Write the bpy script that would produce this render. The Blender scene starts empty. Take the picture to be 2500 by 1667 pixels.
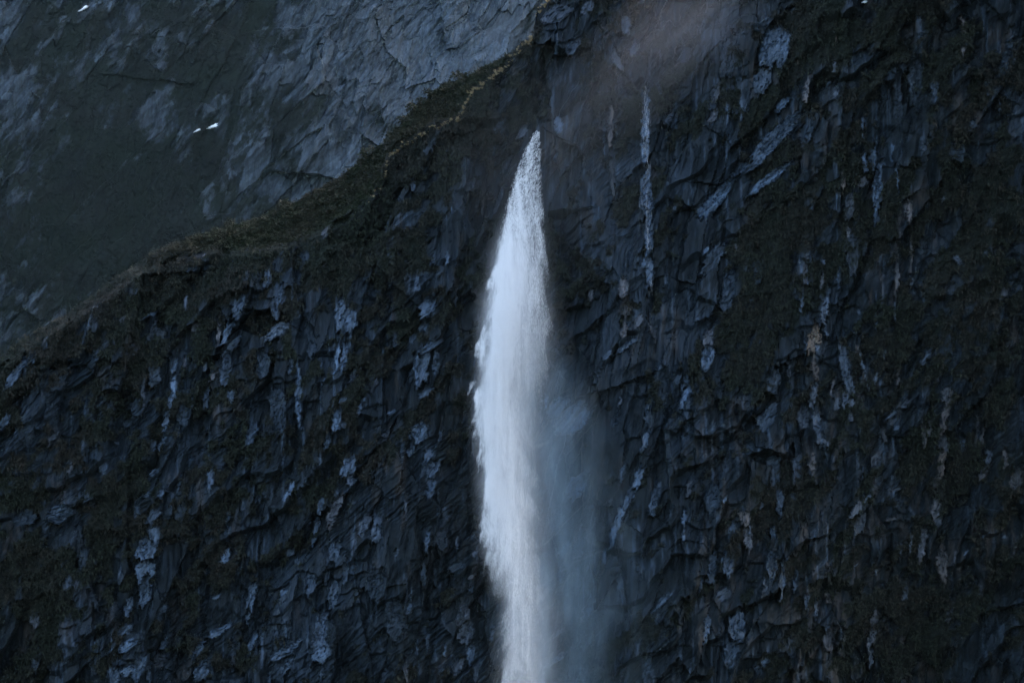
import bpy, math, random
import numpy as np
from mathutils import Vector

random.seed(7)
RS = np.random.RandomState(11)
SC = bpy.context.scene
COL = SC.collection
R = math.radians

# ------------------------------------------------------------------ camera
D0 = 600.0                      # metres from the camera to the near cliff
M = 150.0 / 2500.0              # metres per photograph pixel at that distance
cd = bpy.data.cameras.new("camera")
cam = bpy.data.objects.new("camera", cd); COL.objects.link(cam)
cam.location = (0, 0, 0); cam.rotation_euler = (R(90), 0, 0)
cd.sensor_width = 36.0; cd.lens = 36.0 * D0 / 150.0
cd.clip_start = 1.0; cd.clip_end = 20000.0
SC.camera = cam

# ------------------------------------------------------------------ light
SUN_EL, SUN_AZ = R(26), R(45)           # behind the cliff, to the right (azimuth from +Y towards +X)
wd = bpy.data.worlds.new("World"); SC.world = wd; wd.use_nodes = True
nt = wd.node_tree
bg = nt.nodes["Background"]
sk = nt.nodes.new("ShaderNodeTexSky"); sk.sky_type = 'NISHITA'; sk.sun_disc = False
sk.sun_elevation = SUN_EL; sk.sun_rotation = SUN_AZ
sk.air_density = 1.0; sk.dust_density = 7.0; sk.ozone_density = 0.7; sk.altitude = 200
hs = nt.nodes.new("ShaderNodeHueSaturation"); hs.inputs['Saturation'].default_value = 0.96      # thin cloud greys the sky
nt.links.new(sk.outputs[0], hs.inputs['Color']); nt.links.new(hs.outputs[0], bg.inputs[0]); bg.inputs[1].default_value = 0.10
sl = bpy.data.lights.new("sun", 'SUN'); sl.energy = 0.5; sl.angle = R(12); sl.color = (1.0, 0.90, 0.80)
so = bpy.data.objects.new("sun", sl); COL.objects.link(so)
sdir = Vector((math.sin(SUN_AZ) * math.cos(SUN_EL), math.cos(SUN_AZ) * math.cos(SUN_EL), math.sin(SUN_EL)))
so.rotation_euler = sdir.to_track_quat('Z', 'Y').to_euler(); so.location = (100, 700, 300)
vs = SC.view_settings
SC.display_settings.display_device = 'sRGB'
vs.view_transform = 'Standard'; vs.look = 'None'; vs.gamma = 1.0; vs.use_curve_mapping = False
vs.exposure = 3.45
SC.render.engine = 'CYCLES'
cy = SC.cycles
cy.max_bounces = 6; cy.diffuse_bounces = 3; cy.glossy_bounces = 2; cy.transmission_bounces = 4
cy.transparent_max_bounces = 8; cy.volume_bounces = 2
cy.use_denoising = True; cy.denoiser = 'OPENIMAGEDENOISE'; cy.denoising_input_passes = 'RGB_ALBEDO_NORMAL'; cy.denoising_prefilter = 'ACCURATE'

# ------------------------------------------------------------------ numpy noise
def _hash(ix, iy, seed):
    h = (ix.astype(np.int64) * 374761393 + iy.astype(np.int64) * 668265263 + seed * 974634777) & 0xFFFFFFFF
    h = ((h ^ (h >> 13)) * 1274126177) & 0xFFFFFFFF
    h = (h ^ (h >> 16)) & 0xFFFFFFFF
    h = (h * 2246822519) & 0xFFFFFFFF
    h = h ^ (h >> 15)
    return (h & 0xFFFFFF).astype(np.float64) / float(0xFFFFFF)

def vnoise(x, y, seed=0):
    ix = np.floor(x); iy = np.floor(y)
    fx = x - ix; fy = y - iy
    fx = fx * fx * fx * (fx * (fx * 6 - 15) + 10); fy = fy * fy * fy * (fy * (fy * 6 - 15) + 10)
    ix = ix.astype(np.int64); iy = iy.astype(np.int64)
    a = _hash(ix, iy, seed); b = _hash(ix + 1, iy, seed)
    c = _hash(ix, iy + 1, seed); d = _hash(ix + 1, iy + 1, seed)
    return (a + (b - a) * fx) * (1 - fy) + (c + (d - c) * fx) * fy - 0.5

def fbm(x, y, seed=0, octv=4, gain=0.5, lac=2.07):
    s = np.zeros_like(x); a = 1.0
    for i in range(octv):
        s += a * vnoise(x, y, seed + i * 17)
        x = x * lac + 3.7; y = y * lac - 1.9; a *= gain
    return s

def ridged(x, y, seed=0, octv=4):
    s = np.zeros_like(x); a = 1.0
    for i in range(octv):
        s += a * (1 - np.abs(vnoise(x, y, seed + i * 13)) * 4)
        x = x * 2.03 + 1.3; y = y * 2.03 + 5.1; a *= 0.5
    return s

def voronoi(x, y, seed):
    """facets: every cell has its own step and its own tilt; returns depth offset, tilt value, cell hash, edge distance"""
    ix = np.floor(x).astype(np.int64); iy = np.floor(y).astype(np.int64)
    best = np.full(x.shape, 1e9); second = np.full(x.shape, 1e9)
    bh = np.zeros(x.shape); bt = np.zeros(x.shape)
    for dx in (-1, 0, 1):
        for dy in (-1, 0, 1):
            cx = ix + dx; cy_ = iy + dy
            jx = cx + 0.1 + 0.8 * _hash(cx, cy_, seed); jy = cy_ + 0.1 + 0.8 * _hash(cx, cy_, seed + 1)
            ex = x - jx; ey = y - jy
            d = ex * ex + ey * ey
            h = _hash(cx, cy_, seed + 2)
            t = ex * (_hash(cx, cy_, seed + 3) - 0.5) + ey * (_hash(cx, cy_, seed + 4) - 0.5)
            m = d < best
            second = np.where(m, best, np.minimum(second, d))
            bh = np.where(m, h, bh); bt = np.where(m, t, bt)
            best = np.where(m, d, best)
    return bh - 0.5, bt, bh, np.sqrt(second) - np.sqrt(best)

def sstep(a, b, x):
    t = np.clip((x - a) / (b - a), 0, 1)
    return t * t * (3 - 2 * t)

# ------------------------------------------------------------------ materials
def mat_base(name):
    m = bpy.data.materials.new(name); m.use_nodes = True
    return m, m.node_tree, m.node_tree.nodes["Principled BSDF"]

def N(nt_, t, **kw):
    n = nt_.nodes.new(t)
    for k, v in kw.items():
        setattr(n, k, v)
    return n

def mixc(nt_, fac, a, b, mode='MIX'):
    n = nt_.nodes.new("ShaderNodeMix"); n.data_type = 'RGBA'; n.blend_type = mode
    for sock, v in ((n.inputs[0], fac), (n.inputs[6], a), (n.inputs[7], b)):
        if isinstance(v, bpy.types.NodeSocket): nt_.links.new(v, sock)
        elif isinstance(v, (int, float)): sock.default_value = v
        else: sock.default_value = (*v, 1.0)
    return n.outputs[2]

def noise_node(nt_, scale, detail=6, rough=0.6, stretch=(1, 1, 1), rot=(0, 0, 0), dist=0.0):
    tc = N(nt_, "ShaderNodeTexCoord"); mp = N(nt_, "ShaderNodeMapping")
    mp.inputs['Scale'].default_value = stretch; mp.inputs['Rotation'].default_value = rot
    nt_.links.new(tc.outputs['Object'], mp.inputs[0])
    n = N(nt_, "ShaderNodeTexNoise"); n.inputs['Scale'].default_value = scale
    n.inputs['Detail'].default_value = detail; n.inputs['Roughness'].default_value = rough
    n.inputs['Distortion'].default_value = dist
    nt_.links.new(mp.outputs[0], n.inputs['Vector'])
    return n.outputs['Fac']

def ramp(nt_, v, lo, hi, a=0.0, b=1.0):
    n = N(nt_, "ShaderNodeMapRange"); nt_.links.new(v, n.inputs[0])
    n.inputs[1].default_value = lo; n.inputs[2].default_value = hi
    n.inputs[3].default_value = a; n.inputs[4].default_value = b
    return n.outputs[0]

def attr(nt_, name):
    n = N(nt_, "ShaderNodeAttribute"); n.attribute_name = name
    return n.outputs['Fac']

def rock_material(name, k, dark, pale, tan, veg, rough=0.5):
    """k: size of the grain; attributes veg / pale / tan say what the surface is made of"""
    m, t, b = mat_base(name)
    g1 = noise_node(t, 0.9 / k, 8, 0.65, (1, 1, 0.22), (0, R(-14), 0))
    g2 = noise_node(t, 3.5 / k, 6, 0.7, (1, 1, 0.12), (0, R(-8), 0))
    g3 = noise_node(t, 0.16 / k, 5, 0.6)
    rock = mixc(t, ramp(t, g1, 0.35, 0.68), tuple(c * 0.55 for c in dark), tuple(c * 1.5 for c in dark))
    rock = mixc(t, ramp(t, g3, 0.42, 0.62, 0, 0.6), rock, (dark[0] * 1.25, dark[1] * 1.1, dark[2] * 0.95))
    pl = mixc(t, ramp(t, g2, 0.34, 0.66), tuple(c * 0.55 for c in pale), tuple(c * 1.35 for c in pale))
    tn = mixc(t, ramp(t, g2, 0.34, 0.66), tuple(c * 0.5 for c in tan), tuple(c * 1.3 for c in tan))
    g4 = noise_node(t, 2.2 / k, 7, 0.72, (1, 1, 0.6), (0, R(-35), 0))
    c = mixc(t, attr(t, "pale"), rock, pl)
    c = mixc(t, attr(t, "tan"), c, tn)
    vg = mixc(t, ramp(t, g1, 0.35, 0.65), tuple(v * 0.6 for v in veg), tuple(v * 1.4 for v in veg))
    vg = mixc(t, ramp(t, g3, 0.40, 0.62, 0, 0.7), vg, (veg[0] * 0.75, veg[1] * 1.0, veg[2] * 0.8))
    # moss and rock break into each other at the scale of single plants
    vf = N(t, "ShaderNodeMath", operation='ADD'); t.links.new(attr(t, "veg"), vf.inputs[0]); t.links.new(ramp(t, g4, 0.3, 0.7, -0.65, 0.65), vf.inputs[1])
    vfac = ramp(t, vf.outputs[0], 0.32, 0.68)
    c = mixc(t, vfac, c, vg)
    t.links.new(c, b.inputs['Base Color'])
    t.links.new(ramp(t, vfac, 0, 1, rough, 0.95), b.inputs['Roughness'])
    t.links.new(ramp(t, attr(t, "pale"), 0.0, 0.5, 0.05, 0.28), b.inputs['Specular IOR Level'])
    bp = N(t, "ShaderNodeBump"); bp.inputs['Strength'].default_value = 0.8; bp.inputs['Distance'].default_value = 0.16 * k ** .6
    add = N(t, "ShaderNodeMath", operation='ADD'); t.links.new(g1, add.inputs[0])
    mul = N(t, "ShaderNodeMath", operation='MULTIPLY'); t.links.new(g2, mul.inputs[0]); mul.inputs[1].default_value = 0.5
    t.links.new(mul.outputs[0], add.inputs[1]); t.links.new(add.outputs[0], bp.inputs['Height'])
    t.links.new(bp.outputs[0], b.inputs['Normal'])
    return m

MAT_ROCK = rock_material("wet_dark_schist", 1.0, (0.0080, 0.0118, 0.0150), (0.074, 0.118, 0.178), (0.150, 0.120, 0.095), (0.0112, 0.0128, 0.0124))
MAT_FAR = rock_material("far_grey_schist", 3.4, (0.0098, 0.0140, 0.0184), (0.056, 0.077, 0.100), (0.085, 0.083, 0.078), (0.0088, 0.0106, 0.0106), 0.7)

def leaf_material(name, c1, c2, c3):
    m, t, b = mat_base(name)
    a = attr(t, "shade")
    c = mixc(t, ramp(t, a, 0.0, 0.6), c1, c2)
    c = mixc(t, ramp(t, a, 0.75, 1.0), c, c3)
    st = noise_node(t, 0.11, 4, .6)
    c = mixc(t, ramp(t, st, .40, .60), mixc(t, 1.0, c, (1.06, .95, .86), 'MULTIPLY'), mixc(t, 1.0, c, (.82, 1.05, .80), 'MULTIPLY'))
    t.links.new(c, b.inputs['Base Color']); b.inputs['Roughness'].default_value = 0.8
    b.inputs['Specular IOR Level'].default_value = 0.15
    return m
MAT_LEAF = leaf_material("cliff_moss_and_shrub_leaf", (0.0108, 0.0122, 0.0112), (0.0182, 0.0195, 0.0165), (0.030, 0.0285, 0.0225))
MAT_GREEN = leaf_material("slope_shrub_leaf", (0.0115, 0.0140, 0.0095), (0.0205, 0.0240, 0.0150), (0.030, 0.031, 0.020))
MAT_STRAW = leaf_material("rim_lit_tussock_blade", (0.16, 0.12, 0.075), (0.26, 0.20, 0.13), (0.34, 0.27, 0.18))  # bright straw stands in for the warm rim light on the crest
m_, t_, b_ = mat_base("woody_stem"); b_.inputs['Base Color'].default_value = (0.04, 0.032, 0.025, 1); b_.inputs['Roughness'].default_value = 0.9
MAT_WOOD = m_

def water_material():
    m = bpy.data.materials.new("white_water"); m.use_nodes = True
    t = m.node_tree; t.nodes.remove(t.nodes["Principled BSDF"])
    o = t.nodes["Material Output"]
    d = N(t, "ShaderNodeBsdfDiffuse"); d.inputs[0].default_value = (0.95, 0.95, 0.95, 1)
    tr = N(t, "ShaderNodeBsdfTranslucent"); tr.inputs[0].default_value = (0.95, 0.95, 0.95, 1)
    mx = N(t, "ShaderNodeMixShader"); mx.inputs[0].default_value = 0.5
    t.links.new(d.outputs[0], mx.inputs[1]); t.links.new(tr.outputs[0], mx.inputs[2]); t.links.new(mx.outputs[0], o.inputs[0])
    return m
MAT_WATER = water_material()
m_, t_, b_ = mat_base("old_snow"); b_.inputs['Base Color'].default_value = (0.82, 0.84, 0.87, 1); b_.inputs['Roughness'].default_value = 0.7
MAT_SNOW = m_

# ------------------------------------------------------------------ mesh helpers
def mesh_np(name, co, faces, mat=None, attrs=None, smooth=False):
    me = bpy.data.meshes.new(name)
    nf, k = faces.shape
    me.vertices.add(len(co)); me.vertices.foreach_set("co", np.ascontiguousarray(co, dtype=np.float32).ravel())
    me.loops.add(nf * k); me.loops.foreach_set("vertex_index", np.ascontiguousarray(faces, dtype=np.int32).ravel())
    me.polygons.add(nf); me.polygons.foreach_set("loop_start", np.arange(0, nf * k, k, dtype=np.int32))
    me.polygons.foreach_set("loop_total", np.full(nf, k, dtype=np.int32))
    if attrs:
        for an, v in attrs.items():
            a = me.attributes.new(an, 'FLOAT', 'POINT'); a.data.foreach_set("value", np.ascontiguousarray(v, dtype=np.float32))
    me.polygons.foreach_set("use_smooth", np.full(nf, smooth, dtype=bool))
    me.update(calc_edges=True)
    if mat: me.materials.append(mat)
    return me

def link(name, me, parent=None, **props):
    o = bpy.data.objects.new(name, me); COL.objects.link(o)
    if parent is not None: o.parent = parent
    for k, v in props.items(): o[k] = v
    return o

def PX(px): return (np.asarray(px, dtype=float) - 1250.0) * M      # photograph pixel -> metres across the cliff
def PZ(py): return (833.5 - np.asarray(py, dtype=float)) * M       # photograph pixel -> metres up the cliff

V = 2500.0 / 2352.0
# ------------------------------------------------------------------ traced features: slabs of the near cliff
# (tile x0, tile y0, [(cx, cy, length, width, lean from vertical, pale, tan)])  measured in enlarged 840 x 560 tiles
S = 840.0 / 2352.0
TILES = [
 (830, 0, [(1490,850,130,60,8,.55,0),(1850,870,270,46,2,.25,.45),(1690,60,110,80,40,.3,.1),(1480,110,230,110,60,.22,.05),(1900,420,160,60,-18,.35,.15),
   (2010,330,120,70,25,.3,.1),(1960,180,140,70,-10,.3,.1),(1590,330,120,70,40,.25,0),(1250,900,120,50,40,.25,.1),(1100,860,140,60,40,.25,.05),
   (1480,1060,90,16,0,.4,0),(1860,1180,300,40,0,.12,.12),(2180,600,90,30,0,.4,0),(1640,1340,110,40,0,.2,0),(2240,820,110,30,30,.3,.1),(900,1260,80,50,30,.25,.1),(500,1270,90,40,5,.25,0),(770,1440,70,14,3,.5,0)]),
 (1660, 0, [(620,340,290,170,30,.30,0),(712,330,260,70,14,.33,0),(560,560,180,130,8,.22,0),(702,712,150,64,40,.42,0),(640,950,470,120,44,.27,0),
   (400,1180,250,60,44,.36,0),(240,1370,330,90,42,.75,0),(310,1290,250,26,42,.7,0),(600,1230,330,60,52,.5,0),(865,620,180,28,12,.35,.4),(1940,180,150,52,-8,.25,.5),(1935,350,70,36,0,.3,.4),
   (1015,580,70,20,35,.6,0),(1050,470,90,26,10,.4,.2),(1070,640,110,36,8,.25,.1),(1250,860,180,16,-2,.55,0),(1270,820,140,12,2,.5,0),(1450,1040,150,18,2,.8,0),
   (1265,1130,160,30,-8,.45,0),(1320,1080,150,60,0,.25,0),(1350,1300,420,70,6,.38,0),(1110,1240,130,42,0,.2,.55),(1484,1240,200,10,0,.6,0),(1570,1430,160,40,2,.3,.4),(1540,1440,110,24,2,.3,.3),
   (1250,1250,90,60,40,.3,.2),(1500,620,420,60,0,.16,.04),(1620,560,380,110,0,.13,.02),(1740,620,180,60,2,.18,0),(1400,640,160,50,0,.12,0),(1900,1040,150,110,4,.16,0),(2000,860,120,60,20,.16,0),
   (220,800,90,70,30,.2,.15),(240,640,120,60,10,.25,.2),(330,380,300,120,10,.12,.05),(2090,610,130,60,10,.14,0),(2190,740,160,22,6,.25,0),(2240,420,300,90,25,.12,0),(1150,1420,180,60,4,.16,.1),
   (1700,1400,70,26,20,.3,.1),(1800,1360,80,20,25,.35,.1),(880,880,160,60,4,.15,0),(2050,980,60,20,15,.4,.05),(1660,1000,90,36,4,.2,.05)]),
 (0, 550, [(120,1000,280,60,35,.45,0),(110,60,130,100,2,.32,0),(430,230,130,90,40,.3,0),(310,520,170,60,45,.3,0),(500,480,170,40,40,.28,0),(700,850,140,44,40,.35,.05),(1560,720,230,50,25,.42,0),(1590,820,180,56,35,.55,0),
   (1640,560,150,70,20,.3,0),(1830,360,150,60,6,.28,0),(1900,540,210,80,12,.25,0),(1490,740,190,26,4,.3,.35),(1890,720,200,80,55,.42,.08),
   (1195,960,110,34,20,.6,0),(1190,1110,190,40,2,.7,0),(1170,1200,120,30,6,.65,0),(1140,1340,170,40,14,.75,0),(1110,1470,140,26,20,.6,0),(1540,1000,230,90,10,.3,0),(2320,600,250,70,6,.42,0),(2310,900,260,26,6,.75,0),(2340,860,240,20,4,.6,0),
   (2200,950,90,10,4,.7,0),(2210,1075,80,12,15,.6,0),(2040,1150,400,46,-2,.42,0),(2310,1330,190,60,12,.7,0),(2240,1470,130,50,15,.55,0),(1720,1420,160,80,20,.38,0),(780,1490,34,20,20,1.0,.2),
   (1305,1250,290,16,9,.35,0),(690,1210,110,40,30,.28,0),(1990,960,120,30,0,.3,0),(1270,540,130,36,2,.35,.1),(1340,700,90,40,30,.3,.25),(1260,940,60,26,0,.35,.25),(1400,960,70,30,0,.4,.1),
   (1460,1030,80,30,35,.3,.3),(870,1340,90,50,30,.22,0),(370,1440,130,50,30,.2,.1),(1410,1180,150,44,2,.3,0),(1580,1170,90,60,20,.35,0),(2000,480,150,12,0,.5,0),(1930,500,130,16,0,.4,0),(1690,380,120,40,10,.25,.1),
   (2250,300,120,80,35,.25,.15),(1000,620,160,30,70,.28,0),(850,660,90,40,20,.2,.15),(900,870,120,70,40,.2,.1),(1040,1500,90,50,8,.45,0),(980,1150,240,24,3,.22,.1),(30,1340,140,50,25,.35,0),(240,1000,100,36,30,.25,0),
   (2130,820,190,70,2,.16,0),(1800,950,200,120,5,.16,0),(1050,780,220,120,5,.15,.05),(1060,1000,200,90,5,.15,0),(1250,1300,160,90,4,.14,0),(1900,1250,300,120,3,.12,0)]),
 (830, 550, [(600,560,180,120,35,.40,.02),(575,680,110,80,35,.44,0),(555,970,250,110,10,.38,0),(650,950,230,30,8,.28,0),(620,830,140,54,60,.4,0),(500,770,80,46,25,.3,0),(40,870,280,44,12,.62,0),(60,640,160,110,5,.4,0),(590,1140,110,54,55,.45,0),(535,1420,170,110,30,.42,0),
   (350,1275,70,26,60,.8,.05),(140,1240,150,22,22,.45,0),(650,215,110,24,4,.42,0),(737,205,160,14,2,.55,0),(530,400,130,36,4,.3,0),(600,400,50,20,20,.3,0),(900,440,70,12,-6,.3,.4),(800,510,110,14,6,.4,0),
   (1935,430,140,74,0,.25,.28),(1950,575,150,70,6,.25,.30),(1945,715,90,56,30,.25,.28),(2040,650,100,50,30,.25,.15),(2110,170,210,34,10,.65,0),(2085,250,80,40,35,.7,0),(2130,360,160,22,4,.4,0),(2130,730,190,14,-18,.35,.35),(2225,370,110,14,12,.5,0),
   (1600,1330,270,190,42,.55,0),(1490,1250,180,110,40,.4,0),(1400,1200,110,30,2,.6,0),(1915,1200,210,20,4,.35,.1),(2085,1470,170,40,10,.4,0),(2100,1300,180,30,2,.25,0),(1960,820,210,40,52,.35,0),(1830,880,100,40,50,.35,0),(1760,1030,110,40,30,.28,0),
   (20,1200,50,40,20,.4,0),(20,1360,60,50,0,.45,0),(100,1020,130,60,25,.2,.05),(290,900,130,20,4,.25,0),(380,780,110,60,5,.15,0),(230,1080,160,60,10,.16,.1),(1240,140,1,1,0,0,0),(350,240,110,60,10,.22,0),(2310,1050,90,50,10,.28,0),(1720,470,90,40,2,.2,.15),(1880,1330,110,50,20,.2,0),(490,1500,150,50,6,.35,0),(690,1440,90,30,25,.3,0),(300,1450,120,50,30,.25,.12)]),
 (1660, 550, [(985,575,200,46,4,.55,.12),(915,770,200,86,8,.2,.95),(930,850,90,26,2,.6,.15),(900,1450,1,1,0,0,0),(1490,290,470,36,1,.30,.38),(1585,190,360,16,1,.30,.42),(1585,380,90,8,5,.4,.1),(1470,600,160,14,0,.4,.1),(980,250,46,40,20,.5,.1),(968,380,150,30,5,.3,.3),(1160,90,160,46,-12,.3,.3),(1080,360,150,22,4,.4,0),
   (190,800,170,84,5,.35,.25),(190,900,170,96,10,.36,0),(1130,960,360,80,-8,.30,.05),(910,950,150,40,6,.15,.45),(935,1000,120,30,2,.2,.4),(910,1150,170,56,6,.33,.1),(1245,930,180,18,-14,.6,.1),(1275,1060,160,12,-10,.45,.2),(1120,1200,130,50,3,.35,.1),(1170,1215,70,50,10,.35,.1),(1070,1220,90,40,10,.3,.1),(840,1310,170,86,8,.26,.1),(935,1380,270,56,-8,.30,.05),
   (600,1310,240,110,30,.26,0),(1660,1430,170,60,-6,.22,.4),(1700,1400,110,20,10,.3,.3),(1800,1330,330,50,12,.22,.4),(1815,1160,120,60,14,.28,.25),(2080,1420,230,20,6,.25,.4),(2040,1400,200,16,3,.25,.35),(1490,1040,140,24,6,.25,.4),(1680,900,140,46,35,.35,.05),(1800,1500,140,80,4,.28,.15),(640,1060,180,100,10,.2,0),(330,440,300,110,12,.15,0),(240,220,240,100,35,.17,0),
   (40,1170,190,46,28,.5,0),(40,1060,150,40,15,.35,0),(1045,1130,120,22,8,.3,.3),(1165,1310,80,50,0,.32,.15),(1340,480,90,8,3,.5,0),(1365,240,80,12,0,.5,0),(850,780,180,14,0,.5,0),(830,520,200,12,2,.35,.05),(1340,680,150,18,0,.25,0),(1900,240,80,50,-40,.3,.1),(2220,450,70,60,0,.22,.15),(1340,1040,110,24,15,.3,.1),(1170,180,280,120,0,.14,.05),(540,320,180,90,5,.16,0),(740,960,170,24,-6,.3,.15),(1230,590,40,30,0,.5,.05),
   (1400,870,100,24,4,.25,0),(1210,850,70,20,-5,.2,.5),(1400,1430,110,40,-12,.22,.2),(1540,1220,90,50,45,.25,.05),(1440,1300,160,14,45,.3,.05),(1930,1500,110,70,4,.2,0),(180,170,90,24,35,.4,0),(380,160,60,20,5,.3,.25),(1000,720,130,16,-8,.45,.05),(990,1480,130,24,-25,.3,.1),(490,510,30,20,0,.6,.1)]),
 (0, 1107, [(1000,660,170,160,15,.46,0),(990,800,170,150,8,.55,0),(990,950,210,90,8,.42,0),(880,1050,150,60,12,.34,0),(1060,545,130,84,-6,.42,0),(860,1210,110,60,40,.42,0),(890,1300,150,70,55,.45,0),(960,1440,190,100,20,.48,0),(880,1470,110,90,40,.5,0),(785,1520,150,90,-10,.36,0),(1010,1510,150,40,10,.45,0),(930,1540,110,26,3,.4,0),(1490,1220,200,54,62,.6,0),(1350,1330,130,64,30,.55,0),(1540,705,110,50,15,.75,0),
   (1715,980,210,70,6,.45,0),(1690,1120,120,30,4,.35,0),(1725,1290,180,36,18,.48,0),(1985,250,150,26,28,.7,0),(1960,290,110,16,25,.6,0),(1552,450,150,20,10,.5,0),(1105,280,70,36,15,.8,0),(1050,125,90,40,50,.45,0),(1030,270,90,40,30,.35,0),(1225,220,150,22,6,.4,0),(1440,180,170,44,4,.36,0),(1295,50,76,44,30,.45,0),
   (2190,1240,330,110,8,.34,0),(2200,1340,160,120,10,.4,0),(1960,1340,210,70,55,.42,0),(240,1120,120,64,-10,.28,.12),(480,880,110,56,20,.4,.05),(2165,500,150,36,12,.72,0),(2115,460,44,18,0,.9,0),(2290,660,140,80,10,.36,0),(2290,380,220,70,20,.3,.2),(430,400,200,130,75,.17,0),(180,440,180,120,75,.14,0),(1380,1480,180,90,30,.3,0),(1960,1440,150,60,25,.34,0),
   (705,100,90,46,30,.4,0),(490,110,100,24,10,.28,.2),(940,400,100,50,20,.3,0),(1060,420,130,60,35,.3,0),(2190,360,110,40,10,.45,0),(2130,880,150,70,10,.33,0),(2280,960,200,80,4,.36,0),(1930,950,70,40,40,.4,0),(1480,980,70,30,60,.45,0),(1400,820,60,30,60,.3,0),(1110,1060,110,40,25,.3,0),(1120,1290,130,44,30,.35,0),(1080,1420,100,90,0,.2,.12),(2230,850,110,44,5,.4,0),(1840,1540,110,24,8,.5,0),(1590,1420,60,22,10,.3,.3),(1990,670,70,60,10,.34,0),
   (2030,740,60,30,20,.6,0),(2140,600,80,26,20,.6,0),(250,1400,180,60,10,.2,.05),(830,820,130,50,4,.25,0),(600,740,220,110,6,.12,0),(650,1000,160,40,-20,.16,.05),(1240,380,260,80,2,.1,0),(1660,340,120,24,5,.25,0),(1770,320,70,24,2,.35,0),(1570,520,60,16,10,.5,0),(2200,1500,90,30,15,.35,0),(540,900,60,50,10,.3,.1)]),
 (830, 1107, [(60,90,150,110,20,.36,.03),(70,180,80,60,0,.32,.06),(620,130,160,80,30,.36,0),(620,240,120,70,20,.4,0),(600,600,150,40,3,.36,0),(575,800,260,34,3,.22,0),(650,830,190,20,3,.22,0),(860,1230,150,120,20,.35,.08),(890,1380,150,56,5,.55,0),(840,1100,130,90,30,.28,.08),(455,1470,180,26,2,.24,.3),(250,520,190,80,12,.3,.04),(470,1060,90,36,15,.42,0),(800,1460,150,80,20,.3,.08),
   (2030,200,300,56,24,.55,0),(1890,490,300,56,20,.6,0),(1960,330,170,44,30,.45,0),(1620,230,200,130,35,.45,0),(1480,470,150,90,20,.35,0),(2150,320,260,60,12,.3,0),(2050,800,160,22,-6,.28,.1),(2200,1010,180,44,42,.4,0),(2100,1450,150,44,10,.25,0),(1810,700,120,24,8,.42,0),(1700,1050,180,60,20,.32,0),(1460,1420,180,40,52,.45,0),(1500,1220,110,30,55,.42,0),(1540,650,110,50,30,.4,0),(1640,620,200,70,15,.3,0),
   (40,800,200,40,4,.3,0),(160,500,150,60,15,.26,.05),(460,360,150,20,4,.4,.2),(390,680,90,10,5,.5,.1),(480,960,110,10,6,.6,0),(715,1340,110,8,0,.6,0),(525,1330,130,12,10,.45,0),(800,620,110,26,2,.3,.05),(910,680,60,40,30,.4,.1),(900,930,40,26,20,.6,.05),(900,840,60,30,40,.35,.2),(930,1500,120,40,5,.4,.05),(800,770,140,60,60,.14,0),(700,590,140,90,5,.16,0),(300,1520,110,40,20,.3,0),(600,20,110,50,25,.35,0),(1930,130,130,40,15,.4,0),(1040,1240,150,30,10,.35,0),
   (380,1130,260,140,3,.1,0),(250,900,220,150,3,.09,0),(600,1290,130,24,2,.2,0),(2290,80,120,12,-8,.4,.2),(1840,330,60,20,25,.35,.2),(2170,1130,90,24,20,.35,0)]),
 (1660, 1107, [(465,560,210,60,-3,.34,.25),(440,440,110,70,-10,.2,.35),(470,520,90,14,2,.8,.05),(680,330,190,50,-4,.28,0),(650,160,190,56,4,.2,0),(800,110,200,80,3,.24,.05),(230,300,180,110,6,.15,0),(300,320,90,20,20,.4,0),(330,740,230,70,6,.26,0),(300,690,100,16,12,.6,0),(220,790,220,70,8,.2,0),(620,760,220,80,2,.26,0),(690,860,280,36,2,.25,0),(785,870,160,22,5,.4,0),(300,960,100,90,40,.3,.05),
   (390,1180,240,130,4,.27,0),(180,1200,200,46,8,.36,0),(350,1370,180,110,4,.25,0),(580,1425,56,50,60,.5,0),(930,1060,130,30,3,.6,.05),(1010,850,160,40,-5,.18,.35),(1010,980,110,34,-3,.2,.4),(1000,1180,60,36,40,.55,.05),(1005,1270,160,66,10,.22,.22),(1310,1280,210,66,8,.32,.2),(1310,1390,170,40,3,.36,.05),(1330,1120,140,40,10,.25,.15),(1340,815,44,20,-5,.6,.1),(1660,610,220,56,12,.32,.2),(1580,620,180,20,5,.36,.15),(1510,660,120,12,5,.4,.05),
   (1540,950,120,44,20,.38,.1),(1750,380,130,66,10,.3,.25),(1760,470,70,60,10,.3,.15),(1800,740,240,80,-6,.2,.35),(1820,700,140,12,-6,.3,.3),(1790,60,200,56,3,.16,.45),(1760,200,90,60,20,.15,.35),(1200,380,180,50,35,.28,.15),(1230,480,160,80,20,.22,.1),(1280,310,90,20,25,.4,.1),(1450,445,100,26,70,.22,.3),(1480,240,70,30,60,.25,.3),(2110,20,110,50,4,.35,.1),(2220,30,140,36,2,.2,.35),(2080,130,130,40,35,.2,.25),(2300,190,160,90,5,.15,.2),(2230,570,36,14,70,.5,.1),(2075,560,26,12,40,.9,.1),(1960,680,40,10,35,.8,.1),(1208,758,26,12,40,1.0,.2),
   (30,440,110,26,2,.5,0),(30,560,90,24,0,.5,0),(560,360,60,20,5,.4,0),(570,880,110,14,-5,.4,.1),(140,900,130,16,8,.35,0),(60,250,130,40,5,.2,.1),(640,540,80,50,10,.25,0),(860,1010,110,40,5,.3,.05),(1880,700,110,14,3,.3,.2),(1850,1080,140,40,20,.16,.1),(900,50,130,46,4,.18,.3),(2060,910,110,40,5,.16,.1),(520,1460,70,24,-10,.4,0),(640,50,110,80,50,.22,0),(1340,40,120,60,30,.2,.15),(750,1300,150,46,5,.2,0)]),
]
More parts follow.
